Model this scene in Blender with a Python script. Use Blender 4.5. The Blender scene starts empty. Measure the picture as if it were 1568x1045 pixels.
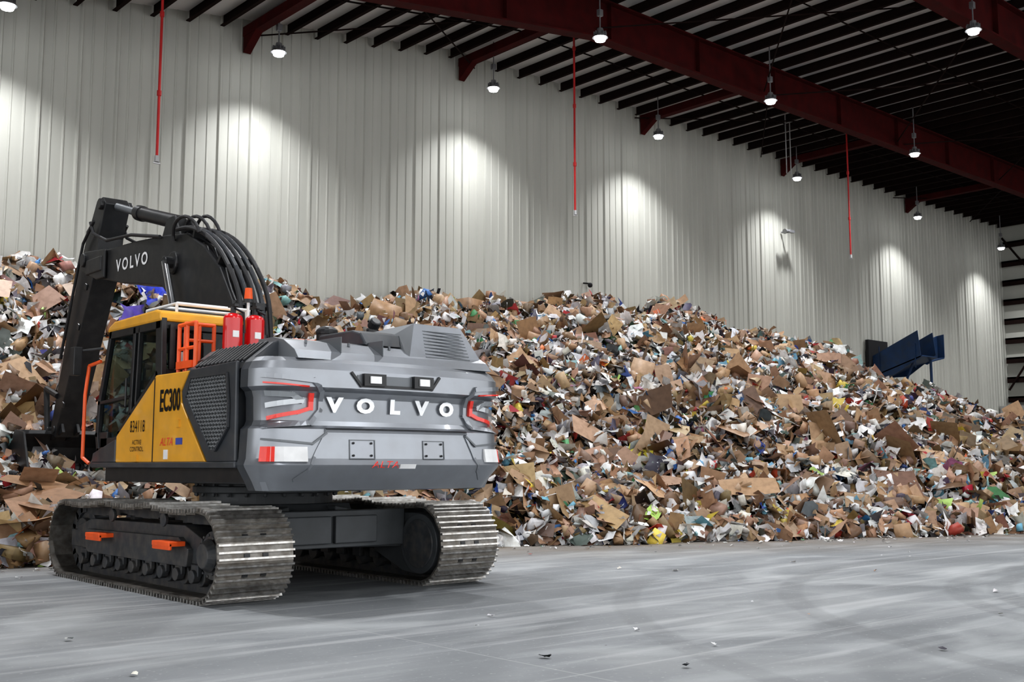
import bpy, bmesh, math, random
import numpy as np
from mathutils import Vector, Matrix, Euler
random.seed(4); rng=np.random.default_rng(7)
S=bpy.context.scene
S.view_settings.view_transform='Standard'
try: S.view_settings.look='Medium High Contrast'
except Exception:
    try: S.view_settings.look='None'
    except Exception: pass
S.view_settings.exposure=0.0
COL=S.collection

# ------------------------------------------------------------ materials
def new_mat(name):
    m=bpy.data.materials.new(name); m.use_nodes=True
    nt=m.node_tree; b=nt.nodes['Principled BSDF']
    return m,nt,b
def ramp(nt,stops):
    r=nt.nodes.new('ShaderNodeValToRGB'); e=r.color_ramp.elements
    while len(e)<len(stops): e.new(0.5)
    for i,(p,c) in enumerate(stops):
        e[i].position=p; e[i].color=(c[0],c[1],c[2],1) if len(c)>2 else (c[0],)*3+(1,)
    return r
def mat(name,col,rough=.5,metal=0,var=.15,scale=4,bump=0,coat=0,dirt=None,dirt_amt=.5,spec=.5):
    m,nt,b=new_mat(name)
    tc=nt.nodes.new('ShaderNodeTexCoord')
    n=nt.nodes.new('ShaderNodeTexNoise'); n.inputs['Scale'].default_value=scale; n.inputs['Detail'].default_value=8
    nt.links.new(tc.outputs['Object'],n.inputs['Vector'])
    lo=[c*(1-var) for c in col]; hi=[min(1,c*(1+var)) for c in col]
    r=ramp(nt,[(.3,lo),(.7,hi)])
    nt.links.new(n.outputs['Fac'],r.inputs['Fac'])
    out=r.outputs['Color']
    if dirt:
        n2=nt.nodes.new('ShaderNodeTexNoise'); n2.inputs['Scale'].default_value=scale*2.3; n2.inputs['Detail'].default_value=10
        nt.links.new(tc.outputs['Object'],n2.inputs['Vector'])
        r2=ramp(nt,[(.5-.1,(0,0,0)),(.72,(dirt_amt,)*3)])
        nt.links.new(n2.outputs['Fac'],r2.inputs['Fac'])
        mx=nt.nodes.new('ShaderNodeMixRGB'); mx.inputs[2].default_value=(*dirt,1)
        nt.links.new(r2.outputs['Color'],mx.inputs[0]); nt.links.new(out,mx.inputs[1]); out=mx.outputs[0]
    nt.links.new(out,b.inputs['Base Color'])
    rr=nt.nodes.new('ShaderNodeMapRange'); rr.inputs['To Min'].default_value=max(.03,rough-.08); rr.inputs['To Max'].default_value=min(1,rough+.08)
    nt.links.new(n.outputs['Fac'],rr.inputs['Value']); nt.links.new(rr.outputs[0],b.inputs['Roughness'])
    b.inputs['Metallic'].default_value=metal
    b.inputs['Coat Weight'].default_value=coat
    b.inputs['Specular IOR Level'].default_value=spec
    if bump:
        bp=nt.nodes.new('ShaderNodeBump'); bp.inputs['Strength'].default_value=bump; bp.inputs['Distance'].default_value=.02
        nt.links.new(n.outputs['Fac'],bp.inputs['Height']); nt.links.new(bp.outputs[0],b.inputs['Normal'])
    return m
def emis(name,col,st):
    m,nt,b=new_mat(name); b.inputs['Emission Color'].default_value=(*col,1); b.inputs['Emission Strength'].default_value=st
    b.inputs['Base Color'].default_value=(*col,1); return m

# ------------------------------------------------------------ mesh builder
class MB:
    def __init__(s): s.v=[];s.f=[];s.m=[]
    def add(s,vs,fs,mi=0):
        o=len(s.v); s.v+= [tuple(p) for p in vs]; s.f+=[tuple(i+o for i in f) for f in fs]; s.m+=[mi]*len(fs)
    def box(s,c,d,mi=0,rot=None):
        vs=[]
        for sx in(-.5,.5):
            for sy in(-.5,.5):
                for sz in(-.5,.5): vs.append(Vector((sx*d[0],sy*d[1],sz*d[2])))
        if rot is not None:
            M=Euler(rot).to_matrix() if not isinstance(rot,Matrix) else rot
            vs=[M@p for p in vs]
        c=Vector(c); vs=[p+c for p in vs]
        s.add(vs,[(0,1,3,2),(4,6,7,5),(0,4,5,1),(2,3,7,6),(0,2,6,4),(1,5,7,3)],mi)
    def bb(s,a,b,mi=0):
        s.box([(a[i]+b[i])/2 for i in range(3)],[abs(b[i]-a[i]) for i in range(3)],mi)
    def prism(s,poly,x0,x1,mi=0,axis='x'):
        n=len(poly)
        def P(a,t):
            if axis=='x': return (t,a[0],a[1])
            if axis=='y': return (a[0],t,a[1])
            return (a[0],a[1],t)
        vs=[P(a,x0) for a in poly]+[P(a,x1) for a in poly]
        fs=[tuple(range(n)),tuple(range(2*n-1,n-1,-1))]+[(i,(i+1)%n,n+(i+1)%n,n+i) for i in range(n)]
        s.add(vs,fs,mi)
    def cyl(s,p0,p1,r0,r1=None,n=16,mi=0):
        r1=r0 if r1 is None else r1
        p0=Vector(p0);p1=Vector(p1); d=(p1-p0).normalized()
        a=d.orthogonal().normalized(); b=d.cross(a)
        vs=[];
        for p,r in((p0,r0),(p1,r1)):
            for i in range(n):
                t=2*math.pi*i/n; vs.append(p+a*r*math.cos(t)+b*r*math.sin(t))
        s.add(vs,[(i,(i+1)%n,n+(i+1)%n,n+i) for i in range(n)]+[tuple(range(n-1,-1,-1)),tuple(range(n,2*n))],mi)
    def tube(s,pts,r,n=8,mi=0):
        for a,b in zip(pts[:-1],pts[1:]): s.cyl(a,b,r,r,n,mi)
        for p in pts[1:-1]: s.ball(p,r,mi)
    def ball(s,c,r,mi=0,n=8,k=5,sc=(1,1,1)):
        vs=[];fs=[]
        for j in range(k+1):
            ph=math.pi*j/k
            for i in range(n):
                t=2*math.pi*i/n
                vs.append((c[0]+sc[0]*r*math.sin(ph)*math.cos(t),c[1]+sc[1]*r*math.sin(ph)*math.sin(t),c[2]+sc[2]*r*math.cos(ph)))
        for j in range(k):
            for i in range(n): fs.append((j*n+i,(j+1)*n+i,(j+1)*n+(i+1)%n,j*n+(i+1)%n))
        s.add(vs,fs,mi)
    def build(s,name,mats,parent=None,loc=None,bevel=0,smooth=False,fix=True):
        me=bpy.data.meshes.new(name); me.from_pydata(s.v,[],s.f)
        me.polygons.foreach_set('material_index',s.m)
        for m in mats: me.materials.append(m)
        if fix:
            bm=bmesh.new(); bm.from_mesh(me); bmesh.ops.recalc_face_normals(bm,faces=bm.faces); bm.to_mesh(me); bm.free()
        me.update()
        o=bpy.data.objects.new(name,me); COL.objects.link(o)
        if parent: o.parent=parent
        if loc: o.location=loc
        if bevel:
            b=o.modifiers.new('Bevel','BEVEL'); b.width=bevel; b.segments=2; b.limit_method='ANGLE'; b.angle_limit=math.radians(35)
        if smooth:
            me.polygons.foreach_set('use_smooth',[True]*len(me.polygons))
            try: me.set_sharp_from_angle(angle=math.radians(32))
            except Exception: pass
        return o
def empty(name,loc=(0,0,0),parent=None):
    e=bpy.data.objects.new(name,None); COL.objects.link(e); e.location=loc; e.parent=parent; e.empty_display_size=.3; return e

# ------------------------------------------------------------ room
WY=24.0
def roof_z(x): return 13.2-(max(0,19-x))*.14
def wall_mat():
    m,nt,b=new_mat('painted_metal_panel')
    tc=nt.nodes.new('ShaderNodeTexCoord')
    n=nt.nodes.new('ShaderNodeTexNoise'); n.inputs['Scale'].default_value=.6; n.inputs['Detail'].default_value=6
    mp=nt.nodes.new('ShaderNodeMapping'); mp.inputs['Scale'].default_value=(3,1,.25)
    nt.links.new(tc.outputs['Object'],mp.inputs[0]); nt.links.new(mp.outputs[0],n.inputs['Vector'])
    r=ramp(nt,[(.3,(.395,.395,.360)),(.75,(.465,.465,.425))]); nt.links.new(n.outputs['Fac'],r.inputs[0])
    nt.links.new(r.outputs[0],b.inputs['Base Color']); b.inputs['Roughness'].default_value=.5
    return m
M_wall=wall_mat()
mb=MB()
prof=[]
x=-16.0;kk=0
while x<53.6:
    d=-.052 if kk%3==0 else -.020
    w=.05 if kk%3==0 else .03
    prof+=[(x,0),(x+w*.6,d),(x+w*1.4,d),(x+w*2,0)]
    x+=.28; kk+=1
prof.append((x,0))
vs=[];fs=[]
for (px,py) in prof:
    vs+=[(px,WY+py,0),(px,WY+py,min(roof_z(px)+.1,14))]
for i in range(len(prof)-1):
    fs.append((2*i,2*i+2,2*i+3,2*i+1))
mb.add(vs,fs)
mb.build('wall_back',[M_wall],fix=False)
M_dark=mat('dark_opening',(.01,.01,.012),.8)
M_red=mat('primer_red_steel',(.050,.004,.004),.75,0,.3,3,spec=.15)
M_redd=mat('dark_primer_steel',(.014,.007,.006),.8,0,.3,3,spec=.1)
M_deck=mat('roof_insulation',(.62,.62,.62),.8,0,.1,.5)
def floor_mat():
    m,nt,b=new_mat('concrete_floor')
    L=nt.links.new; N=nt.nodes.new
    tc=N('ShaderNodeTexCoord')
    def noise(sc,det=8,vec=None,dist=0):
        n=N('ShaderNodeTexNoise'); n.inputs['Scale'].default_value=sc; n.inputs['Detail'].default_value=det; n.inputs['Distortion'].default_value=dist
        L(vec or tc.outputs['Object'],n.inputs['Vector']); return n.outputs['Fac']
    base=ramp(nt,[(.32,(.175,.186,.196)),(.52,(.235,.248,.26)),(.75,(.31,.322,.33))]); L(noise(.35,12,None,.6),base.inputs[0])
    col=base.outputs[0]
    def mix(fac,c2,c1,mode='MIX'):
        x=N('ShaderNodeMixRGB'); x.blend_type=mode
        L(fac,x.inputs[0]); L(c1,x.inputs[1]); x.inputs[2].default_value=(*c2,1); return x.outputs[0]
    mp=N('ShaderNodeMapping'); mp.inputs['Rotation'].default_value=(0,0,math.radians(28)); mp.inputs['Scale'].default_value=(.35,.85,1); mp.inputs['Location'].default_value=(3.1,1.7,0)
    L(tc.outputs['Object'],mp.inputs[0])
    r=ramp(nt,[(.50,(0,0,0)),(.72,(.70,.70,.70))]); L(noise(.8,15,mp.outputs[0],1.6),r.inputs[0]); col=mix(r.outputs[0],(.50,.52,.53),col)
    mp2=N('ShaderNodeMapping'); mp2.inputs['Rotation'].default_value=(0,0,math.radians(-50)); mp2.inputs['Scale'].default_value=(.10,1.9,1)
    L(tc.outputs['Object'],mp2.inputs[0])
    r=ramp(nt,[(.53,(0,0,0)),(.7,(.40,.40,.40))]); L(noise(2.2,15,mp2.outputs[0],.8),r.inputs[0]); col=mix(r.outputs[0],(.56,.57,.58),col)
    vm=N('ShaderNodeVectorMath'); vm.operation='DISTANCE'; L(tc.outputs['Object'],vm.inputs[0]); vm.inputs[1].default_value=(17,-3,0)
    ad=N('ShaderNodeMath'); ad.operation='MULTIPLY_ADD'; L(noise(.3,3),ad.inputs[0]); ad.inputs[1].default_value=1.2; L(vm.outputs['Value'],ad.inputs[2])
    sn=N('ShaderNodeMath'); sn.operation='MULTIPLY'; L(ad.outputs[0],sn.inputs[0]); sn.inputs[1].default_value=2.1
    s2=N('ShaderNodeMath'); s2.operation='SINE'; L(sn.outputs[0],s2.inputs[0])
    mm=N('ShaderNodeMath'); mm.operation='MULTIPLY'; L(s2.outputs[0],mm.inputs[0]); L(noise(.35,6),mm.inputs[1])
    r=ramp(nt,[(.36,(0,0,0)),(.5,(.35,.35,.35))]); L(mm.outputs[0],r.inputs[0]); col=mix(r.outputs[0],(.15,.16,.17),col)
    vm=N('ShaderNodeVectorMath'); vm.operation='DISTANCE'; L(tc.outputs['Object'],vm.inputs[0]); vm.inputs[1].default_value=(14.5,1.0,0)
    for r0,am in((5.2,.35),(5.65,.3),(7.4,.3),(9.1,.25)):
        s_=N('ShaderNodeMath'); s_.operation='SUBTRACT'; L(vm.outputs['Value'],s_.inputs[0]); s_.inputs[1].default_value=r0
        a_=N('ShaderNodeMath'); a_.operation='ABSOLUTE'; L(s_.outputs[0],a_.inputs[0])
        m_=N('ShaderNodeMapRange'); m_.inputs['From Min'].default_value=.16; m_.inputs['From Max'].default_value=.10; m_.inputs['To Max'].default_value=am*1.6; L(a_.outputs[0],m_.inputs['Value'])
        q_=N('ShaderNodeMath'); q_.operation='MULTIPLY'; L(m_.outputs[0],q_.inputs[0]); L(noise(.8,10),q_.inputs[1]); col=mix(q_.outputs[0],(.10,.105,.11),col)
    sp=N('ShaderNodeSeparateXYZ'); L(tc.outputs['Object'],sp.inputs[0])
    a=N('ShaderNodeMath'); a.operation='MULTIPLY_ADD'; L(sp.outputs['X'],a.inputs[0]); a.inputs[1].default_value=.42; L(sp.outputs['Y'],a.inputs[2])
    mr=N('ShaderNodeMapRange'); mr.inputs['From Min'].default_value=15.8; mr.inputs['From Max'].default_value=18.8; mr.inputs['To Max'].default_value=1.5; L(a.outputs[0],mr.inputs['Value'])
    nn=N('ShaderNodeMath'); nn.operation='MULTIPLY'; L(mr.outputs[0],nn.inputs[0]); L(noise(1.2,12),nn.inputs[1]); nn.use_clamp=True
    col=mix(nn.outputs[0],(.18,.15,.12),col)
    r=ramp(nt,[(.62,(0,0,0)),(.70,(.45,.45,.45))]); L(noise(22,6),r.inputs[0]); col=mix(r.outputs[0],(.45,.46,.47),col)
    for ax in('X','Y'):
        mo=N('ShaderNodeMath'); mo.operation='PINGPONG'; L(sp.outputs[ax],mo.inputs[0]); mo.inputs[1].default_value=2.6
        lt=N('ShaderNodeMath'); lt.operation='LESS_THAN'; L(mo.outputs[0],lt.inputs[0]); lt.inputs[1].default_value=.010
        ml=N('ShaderNodeMath'); ml.operation='MULTIPLY'; L(lt.outputs[0],ml.inputs[0]); ml.inputs[1].default_value=.3
        col=mix(ml.outputs[0],(.5,.5,.5),col)
    L(col,b.inputs['Base Color'])
    rr=N('ShaderNodeMapRange'); rr.inputs['To Min'].default_value=.40; rr.inputs['To Max'].default_value=.85; L(noise(1.1,10,None,.5),rr.inputs['Value']); L(rr.outputs[0],b.inputs['Roughness'])
    bp=N('ShaderNodeBump'); bp.inputs['Strength'].default_value=.2; bp.inputs['Distance'].default_value=.02; L(noise(9,10),bp.inputs['Height']); L(bp.outputs[0],b.inputs['Normal'])
    return m
mb=MB(); mb.bb((-16,-14,-.2),(54,24.2,0)); mb.build('floor',[floor_mat()])
mb=MB()
mb.add([(-16,-14,roof_z(-16)+.1),(19,-14,13.3),(54,-14,13.3),(-16,24.2,roof_z(-16)+.1),(19,24.2,13.3),(54,24.2,13.3),
        (-16,-14,roof_z(-16)+.3),(19,-14,13.5),(54,-14,13.5),(-16,24.2,roof_z(-16)+.3),(19,24.2,13.5),(54,24.2,13.5)],
       [(0,1,4,3),(1,2,5,4),(6,7,10,9),(7,8,11,10),(0,1,7,6),(1,2,8,7),(3,4,10,9),(4,5,11,10),(0,3,9,6),(2,5,11,8)])
mb.build('ceiling',[M_deck])
mb=MB(); x=-15.5
while x<53.5:
    z=roof_z(x)+.1
    mb.bb((x-.01,-14,z-.27),(x+.01,23.93,z),0)
    mb.bb((x-.09,-14,z-.285),(x+.01,23.93,z-.262),0)
    mb.bb((x-.01,-14,z-.02),(x+.09,23.93,z-.002),0)
    x+=.88
for y in (21.2,15.1,12.9,8.4,1.5):
    for a,b in((-15.5,19),(19,53.5)):
        mb.cyl((a,y,roof_z(a)-.17),(b,y,roof_z(b)-.17),.022,n=6)
for x0 in (12.6,26.5,43):
    mb.cyl((x0,23.8,roof_z(x0)-.35),(x0+7,18.4,roof_z(x0+7)-.35),.02,n=6,mi=0)
    mb.cyl((x0+7,23.8,roof_z(x0+7)-.35),(x0,18.4,roof_z(x0)-.35),.02,n=6,mi=0)
for x0 in (19,26.5,34):
    mb.cyl((x0,18.3,12.2),(x0+7,11.9,12.8),.02,n=6,mi=0); mb.cyl((x0+7,18.3,12.2),(x0,11.9,12.8),.02,n=6,mi=0)
mb.build('roof_purlins',[M_redd])
def ibeam_pts(mb,y,dep,fl,x0,x1,mi=0):
    segs=[(x0,min(x1,19)),(19,x1)] if x0<19<x1 else [(x0,x1)]
    for a,b in segs:
        za=roof_z(a)-.18; zb=roof_z(b)-.18
        for (y0,y1,d0,d1) in((y-fl/2,y+fl/2,0,.04),(y-.015,y+.015,.04,dep-.04),(y-fl/2,y+fl/2,dep-.04,dep)):
            mb.add([(a,y0,za-d1),(a,y1,za-d1),(a,y1,za-d0),(a,y0,za-d0),(b,y0,zb-d1),(b,y1,zb-d1),(b,y1,zb-d0),(b,y0,zb-d0)],
              [(0,3,2,1),(4,5,6,7),(0,1,5,4),(2,3,7,6),(0,4,7,3),(1,2,6,5)],mi)
for yy in (18.4,11.8,5.0,-2.0):
    mb=MB(); ibeam_pts(mb,yy,1.05,.34,-15.5,53.5)
    for xx in np.arange(-12,53,3.5):
        mb.bb((xx-.01,yy-.15,roof_z(xx)-1.18),(xx+.01,yy+.15,roof_z(xx)-.23))
    mb.build('roof_beam',[M_red])
mb=MB()
for xx in (12.4,19.2,27,35,44.3):
    mb.bb((xx-.12,18.4,roof_z(xx)-.40),(xx+.12,23.9,roof_z(xx)-.16),0)
    mb.add([(xx-.1,23.9,roof_z(xx)-.40),(xx+.1,23.9,roof_z(xx)-.40),(xx+.1,23.3,roof_z(xx)-.40),(xx-.1,23.3,roof_z(xx)-.40),(xx-.1,23.9,roof_z(xx)-.8),(xx+.1,23.9,roof_z(xx)-.8)],
        [(0,1,2,3),(0,4,5,1),(3,2,5,4),(0,3,4),(1,5,2)],0)
mb.build('roof_strut',[M_red])
M_conc=mat('concrete',(.36,.36,.35),.85,0,.25,1.2,.2,dirt=(.15,.13,.11))
mb=MB(); mb.bb((53.6,-14,0),(53.8,24.2,13.3),0)
mb.build('wall_right',[M_wall])
mb=MB()
z=4.6
while z<13:
    mb.bb((53.3,-14,z),(53.58,23.9,z+.09),0); mb.bb((53.3,-14,z-.2),(53.33,23.9,z+.09),0); z+=.95
for yy in (18.4,11.8,5,-2): mb.bb((52.9,yy-.17,0),(53.3,yy+.17,13),0)
mb.cyl((53.25,23.8,5),(53.25,18.5,12.5),.05,n=6); mb.cyl((53.25,23.8,12.5),(53.25,18.5,5),.05,n=6)
mb.build('wall_girt',[M_redd])
mb=MB(); mb.bb((52.4,-14,0),(52.85,23.9,4.2)); mb.build('concrete_push_wall',[M_conc])
M_yel2=mat('safety_yellow',(.75,.5,.04),.5,dirt=(.3,.25,.1))
mb=MB()
for i in range(4):
    for k in range(5):
        mb.bb((50.0,17.6+i*1.52+.01*(k%2),k*.64+.003),(50.9,19.09+i*1.52,k*.64+.63),0)
mb.bb((49.95,20.7,2.56),(50.0,21.5,3.18),1); mb.bb((49.95,17.50,0),(50.95,17.59,3.19),1)
mb.build('concrete_block_barrier',[M_conc,M_yel2],bevel=.03)

# ------------------------------------------------------------ lamps
M_lampb=mat('lamp_housing',(.25,.25,.26),.4,.6); M_em=emis('lamp_led',(.95,.98,1),22)
def lamp(x,y,z,power=900,cone=150,blend=.7):
    mb=MB(); 
    mb.cyl((0,0,-.05),(0,0,.03),.12,.15,20,1)
    mb.cyl((0,0,.025),(0,0,.09),.19,.15,20,0)
    mb.cyl((0,0,.09),(0,0,.26),.10,.07,12,0)
    for i in range(10):
        t=i*math.pi/5; mb.box((.11*math.cos(t),.11*math.sin(t),.13),(.10,.012,.09),0,(0,0,t))
    mb.cyl((0,0,.26),(0,0,roof_z(x)+.09-z),.018,n=6,mi=0)
    mb.box((0,0,.30+.35),(.12,.10,.16),0)
    o=mb.build('high_bay_lamp',[M_lampb,M_em],loc=(x,y,z))
    l=bpy.data.lights.new('lamp_light','SPOT'); l.energy=power; l.spot_size=math.radians(cone); l.spot_blend=blend; l.shadow_soft_size=.15; l.color=(.97,.98,1)
    lo=bpy.data.objects.new('lamp_light',l); COL.objects.link(lo); lo.parent=o; lo.location=(0,0,-.07)
for x,z in ((6.47,10.6),(12.64,11.2),(19.43,11.9),(26.46,11.95),(34.24,11.93),(43.07,11.8),(50.8,11.5)):
    lamp(x,22.75,z,1450,116,1.0)
for x in (4,11.3,18.4,25.3,33.3,42,50): lamp(x,17.6,min(11.55,roof_z(x)-1),1300,140)
for x in (4,11.3,18.2,24.8,33,42): lamp(x,11.5,min(11.6,roof_z(x)-1),1300,140)
for x in (4,11.3,18.2): lamp(x,4.6,min(11.6,roof_z(x)-1),1200,140)

M_pipe=mat('sprinkler_red',(.40,.02,.02),.4)
M_gal=mat('galvanised',(.5,.5,.5),.4,.7)
for (x,y,zb) in ((8.54,20,7.3),(20.1,20.2,8.07),(33.0,19.9,8.5)):
    mb=MB(); zt=roof_z(x)+.095
    mb.cyl((x,y,zb),(x,y,zt),.028,n=8,mi=0)
    for q in np.arange(zb+1.2,zt,1.6): mb.cyl((x,y,q),(x,y,q+.1),.045,n=8,mi=0)
    mb.cyl((x,y,zb-.12),(x,y,zb),.05,n=8,mi=1); mb.cyl((x-.07,y,zb-.14),(x+.07,y,zb-.14),.02,n=6,mi=1)
    mb.build('sprinkler_pipe',[M_pipe,M_gal])
mb=MB(); 
for dx in(0,.25): mb.cyl((31.0+dx,21,11.2),(31.0+dx,21,13.25),.02,n=6)
mb.build('electrical_conduit',[M_gal])
mb=MB(); mb.cyl((34.9,23.6,10.15),(34.9,23.95,10.2),.04,n=8,mi=0); mb.box((34.85,23.5,10.15),(.3,.15,.10),0); mb.cyl((34.7,23.5,10.15),(34.45,23.5,10.1),.05,.10,12,0)
mb.build('wall_horn_speaker',[M_lampb])
mb=MB(); mb.cyl((24.2,23.7,7.0),(24.2,23.97,7.05),.025,n=8); mb.ball((24.2,23.68,6.95),.08); mb.build('security_camera',[M_dark])

# ------------------------------------------------------------ conveyor chute
M_blue=mat('conveyor_blue',(.008,.035,.10),.45,0,.3,2,dirt=(.03,.04,.05))
mb=MB()
def plate(p,mi=0,t=.06):
    P=[Vector(q) for q in p]; n=(P[1]-P[0]).cross(P[2]-P[0]).normalized()*t
    k=len(P); mb.add([q for q in P]+[q+n for q in P],[tuple(range(k)),tuple(range(2*k-1,k-1,-1))]+[(i,(i+1)%k,k+(i+1)%k,k+i) for i in range(k)],mi)
plate([(40.8,23.9,5.6),(40.8,20.2,6.75),(40.8,20.0,5.4),(40.8,22.2,4.6),(40.8,23.9,4.6)])
plate([(42.8,23.9,5.6),(42.8,20.2,6.75),(42.8,20.0,5.6),(42.8,22.2,4.6),(42.8,23.9,4.6)])
plate([(40.8,23.9,4.6),(42.8,23.9,4.6),(42.8,19.9,5.5),(40.8,19.9,5.5)])
plate([(42.9,21.6,6.2),(44.9,21.0,6.75),(44.9,21.0,5.6),(43.6,21.1,5.2),(42.9,21.4,5.3)])
plate([(44.9,21.0,6.75),(44.9,20.5,6.8),(44.9,20.5,5.6),(44.9,21.0,5.6)])
plate([(42.9,21.4,5.3),(44.9,21.0,5.6),(44.9,20.5,5.6),(42.9,20.6,5.3)])
for q in (23.2,20.4): mb.box((40.77,q,5.5),(.05,.06,1.2),0)
mb.cyl((40.9,20.5,5.4),(41.8,22.5,3.2),.08,n=6,mi=0); mb.cyl((42.8,20.4,5.5),(42.8,20.4,3),.1,n=6,mi=0)
A=(40.8,23.9,5.6)
mb.v=[(A[0]+(v[0]-A[0])*.60,A[1]-.05+(v[1]-A[1])*.56,A[2]+.2+(v[2]-A[2])*.80) for v in mb.v]
mb.bb((40.5,23.76,4.6),(42.0,23.90,6.5),1)
mb.build('conveyor_chute',[M_blue,M_dark])

# ------------------------------------------------------------ refuse pile
YBx=[-20,4.5,9,12.4,17.2,23,35,52]; YBy=[15.5,15.9,15.4,14.3,11.9,10.0,9.7,11.0]
ZCx=[-20,5.5,7.3,8.5,12,15.5,19.5,25.2,28.2,31,33.7,38,42,46.2,49]; ZCy=[5.0,5.1,5.3,5.15,4.9,5.1,5.5,5.85,5.65,5.3,4.6,3.3,2.1,.9,.2]
ph=rng.uniform(0,6.28,(40,)); dr=rng.uniform(0,6.28,(40,))
def nz(X,Y,f0,f1,i0,n=7):
    s=np.zeros_like(X)
    for i in range(i0,i0+n):
        f=f0*(f1/f0)**((i-i0)/(n-1)); s+=np.sin(f*(X*np.cos(dr[i])+Y*np.sin(dr[i]))+ph[i])
    return s/n**.5
def pile_h(X,Y):
    X=np.asarray(X,float);Y=np.asarray(Y,float)
    yb=np.interp(X,YBx,YBy)+.35*nz(X,X*0,.6,2.5,0)
    z0=np.interp(X,ZCx,ZCy); am=np.clip(z0/4.5,.2,1)
    zc=z0+.16*nz(X,Y,1.0,4,7)*am
    L=np.clip((9.8-X)/2.2,0,1); L=L*L*(3-2*L)
    yc=22+1.0*L
    t=np.clip((Y-yb)/(yc-yb),-1,1)
    tt=np.clip(t,0,1)
    g=1-(1-tt)**1.22
    gl=np.interp(tt,[0,.12,.5,.62,1],[0,.11,.2,.38,1])
    f=g*(1-L)+gl*L
    h=zc*f+ (.22*nz(X,Y,1.2,5,14)+.12*nz(X,Y,5,11,21))*np.clip(tt*8,0,1)*am
    h=np.where(t<0,-.3+t*2,h)
    h=np.where(Y>yc,h-.1*(Y-yc),h)
    h=h-np.clip(X-47.5,0,10)*1.2
    return h
xs=np.arange(-3,49.6,.22); ys=np.arange(9,23.8,.22)
GX,GY=np.meshgrid(xs,ys,indexing='ij'); GZ=pile_h(GX,GY)
nx,ny=GX.shape
gv=np.stack([GX,GY,GZ-.12],-1).reshape(-1,3)
ii,jj=np.meshgrid(np.arange(nx-1),np.arange(ny-1),indexing='ij'); a=(ii*ny+jj).ravel()
gq=np.stack([a,a+ny,a+ny+1,a+1],-1)
keep=(gv[gq][:,:,2].max(1)>-.05); gq=gq[keep]
gcol=np.tile(np.array([.05,.04,.03]),(len(gq),1))*rng.uniform(.4,1.6,(len(gq),1))

PAL=np.array([
 (.38,.235,.14,13),(.30,.185,.105,11),(.47,.32,.20,8),(.17,.105,.06,7),
 (.86,.86,.86,25),(.70,.71,.73,12),(.76,.73,.67,6),(.38,.39,.41,6),(.10,.10,.11,6),(.03,.03,.035,6),
 (.06,.18,.45,1.3),(.20,.45,.60,1.5),(.03,.06,.22,.8),(.48,.05,.05,1.4),(.65,.17,.05,.8),(.70,.55,.10,.9),(.08,.28,.12,.8),(.38,.55,.16,.35),(.28,.48,.48,1.0),(.42,.16,.28,.25)])
def colors(n,kind):
    w=PAL[:,3].copy()
    if kind=='card': w=np.where(np.arange(len(w))<4,w,0); 
    if kind=='color': w[:4]*=.3; w[4:7]*=.9; w[10:]*=2.4
    if kind=='white': w[:4]*=.15; w[10:]*=.7
    k=rng.choice(len(w),n,p=w/w.sum()); c=PAL[k,:3]*rng.uniform(.72,1.12,(n,1))
    return np.clip(c+rng.normal(0,.012,(n,3)),.01,.9)
def grad(p):
    e=.2
    dx=(pile_h(p[:,0]+e,p[:,1])-pile_h(p[:,0]-e,p[:,1]))/(2*e); dy=(pile_h(p[:,0],p[:,1]+e)-pile_h(p[:,0],p[:,1]-e))/(2*e)
    dx=np.clip(dx,-1.5,1.5);dy=np.clip(dy,-1.5,1.5)
    nrm=np.stack([-dx,-dy,np.ones(len(p))],-1); return nrm/np.linalg.norm(nrm,axis=1,keepdims=True)
def sample(n,near=1.3):
    out=[];tot=0
    while tot<n:
        m=n*3
        X=rng.uniform(-2.5,49.2,m);Y=rng.uniform(9.2,23.6,m)
        h=pile_h(X,Y); d=np.hypot(X,Y)
        ok=(h>0.0)&(rng.random(m)<np.minimum(1,(15/d)**near))
        p=np.stack([X,Y,h],-1)[ok]; out.append(p); tot+=len(p)
    p=np.concatenate(out)[:n]
    return p,grad(p)
def grid(a,b):
    v=[(i/(a-1)-.5,j/(b-1)-.5,0) for i in range(a) for j in range(b)]
    f=[(i*b+j,(i+1)*b+j,(i+1)*b+j+1,i*b+j+1) for i in range(a-1) for j in range(b-1)]
    return np.array(v),f
cube=(np.array([(x,y,z) for x in(-.5,.5) for y in(-.5,.5) for z in(-.5,.5)]),[(0,1,3,2),(4,6,7,5),(0,4,5,1),(2,3,7,6),(0,2,6,4),(1,5,7,3)])
g_=(1+5**.5)/2
ico=(np.array([(-1,g_,0),(1,g_,0),(-1,-g_,0),(1,-g_,0),(0,-1,g_),(0,1,g_),(0,-1,-g_),(0,1,-g_),(g_,0,-1),(g_,0,1),(-g_,0,-1),(-g_,0,1)])/3.8,
 [(0,11,5),(0,5,1),(0,1,7),(0,7,10),(0,10,11),(1,5,9),(5,11,4),(11,10,2),(10,7,6),(7,1,8),(3,9,4),(3,4,2),(3,2,6),(3,6,8),(3,8,9),(4,9,5),(2,4,11),(6,2,10),(8,6,7),(9,8,1)])
bt_v=[(.5*math.cos(t)*r,.5*math.sin(t)*r,z) for z,r in((-.5,1),(.22,1),(.4,.4),(.5,.4)) for t in np.arange(6)*math.pi/3]
bt_f=[(k*6+i,k*6+(i+1)%6,(k+1)*6+(i+1)%6,(k+1)*6+i) for k in range(3) for i in range(6)]+[(5,4,3,2,1,0),(18,19,20,21,22,23)]
bottle=(np.array(bt_v),bt_f)
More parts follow.
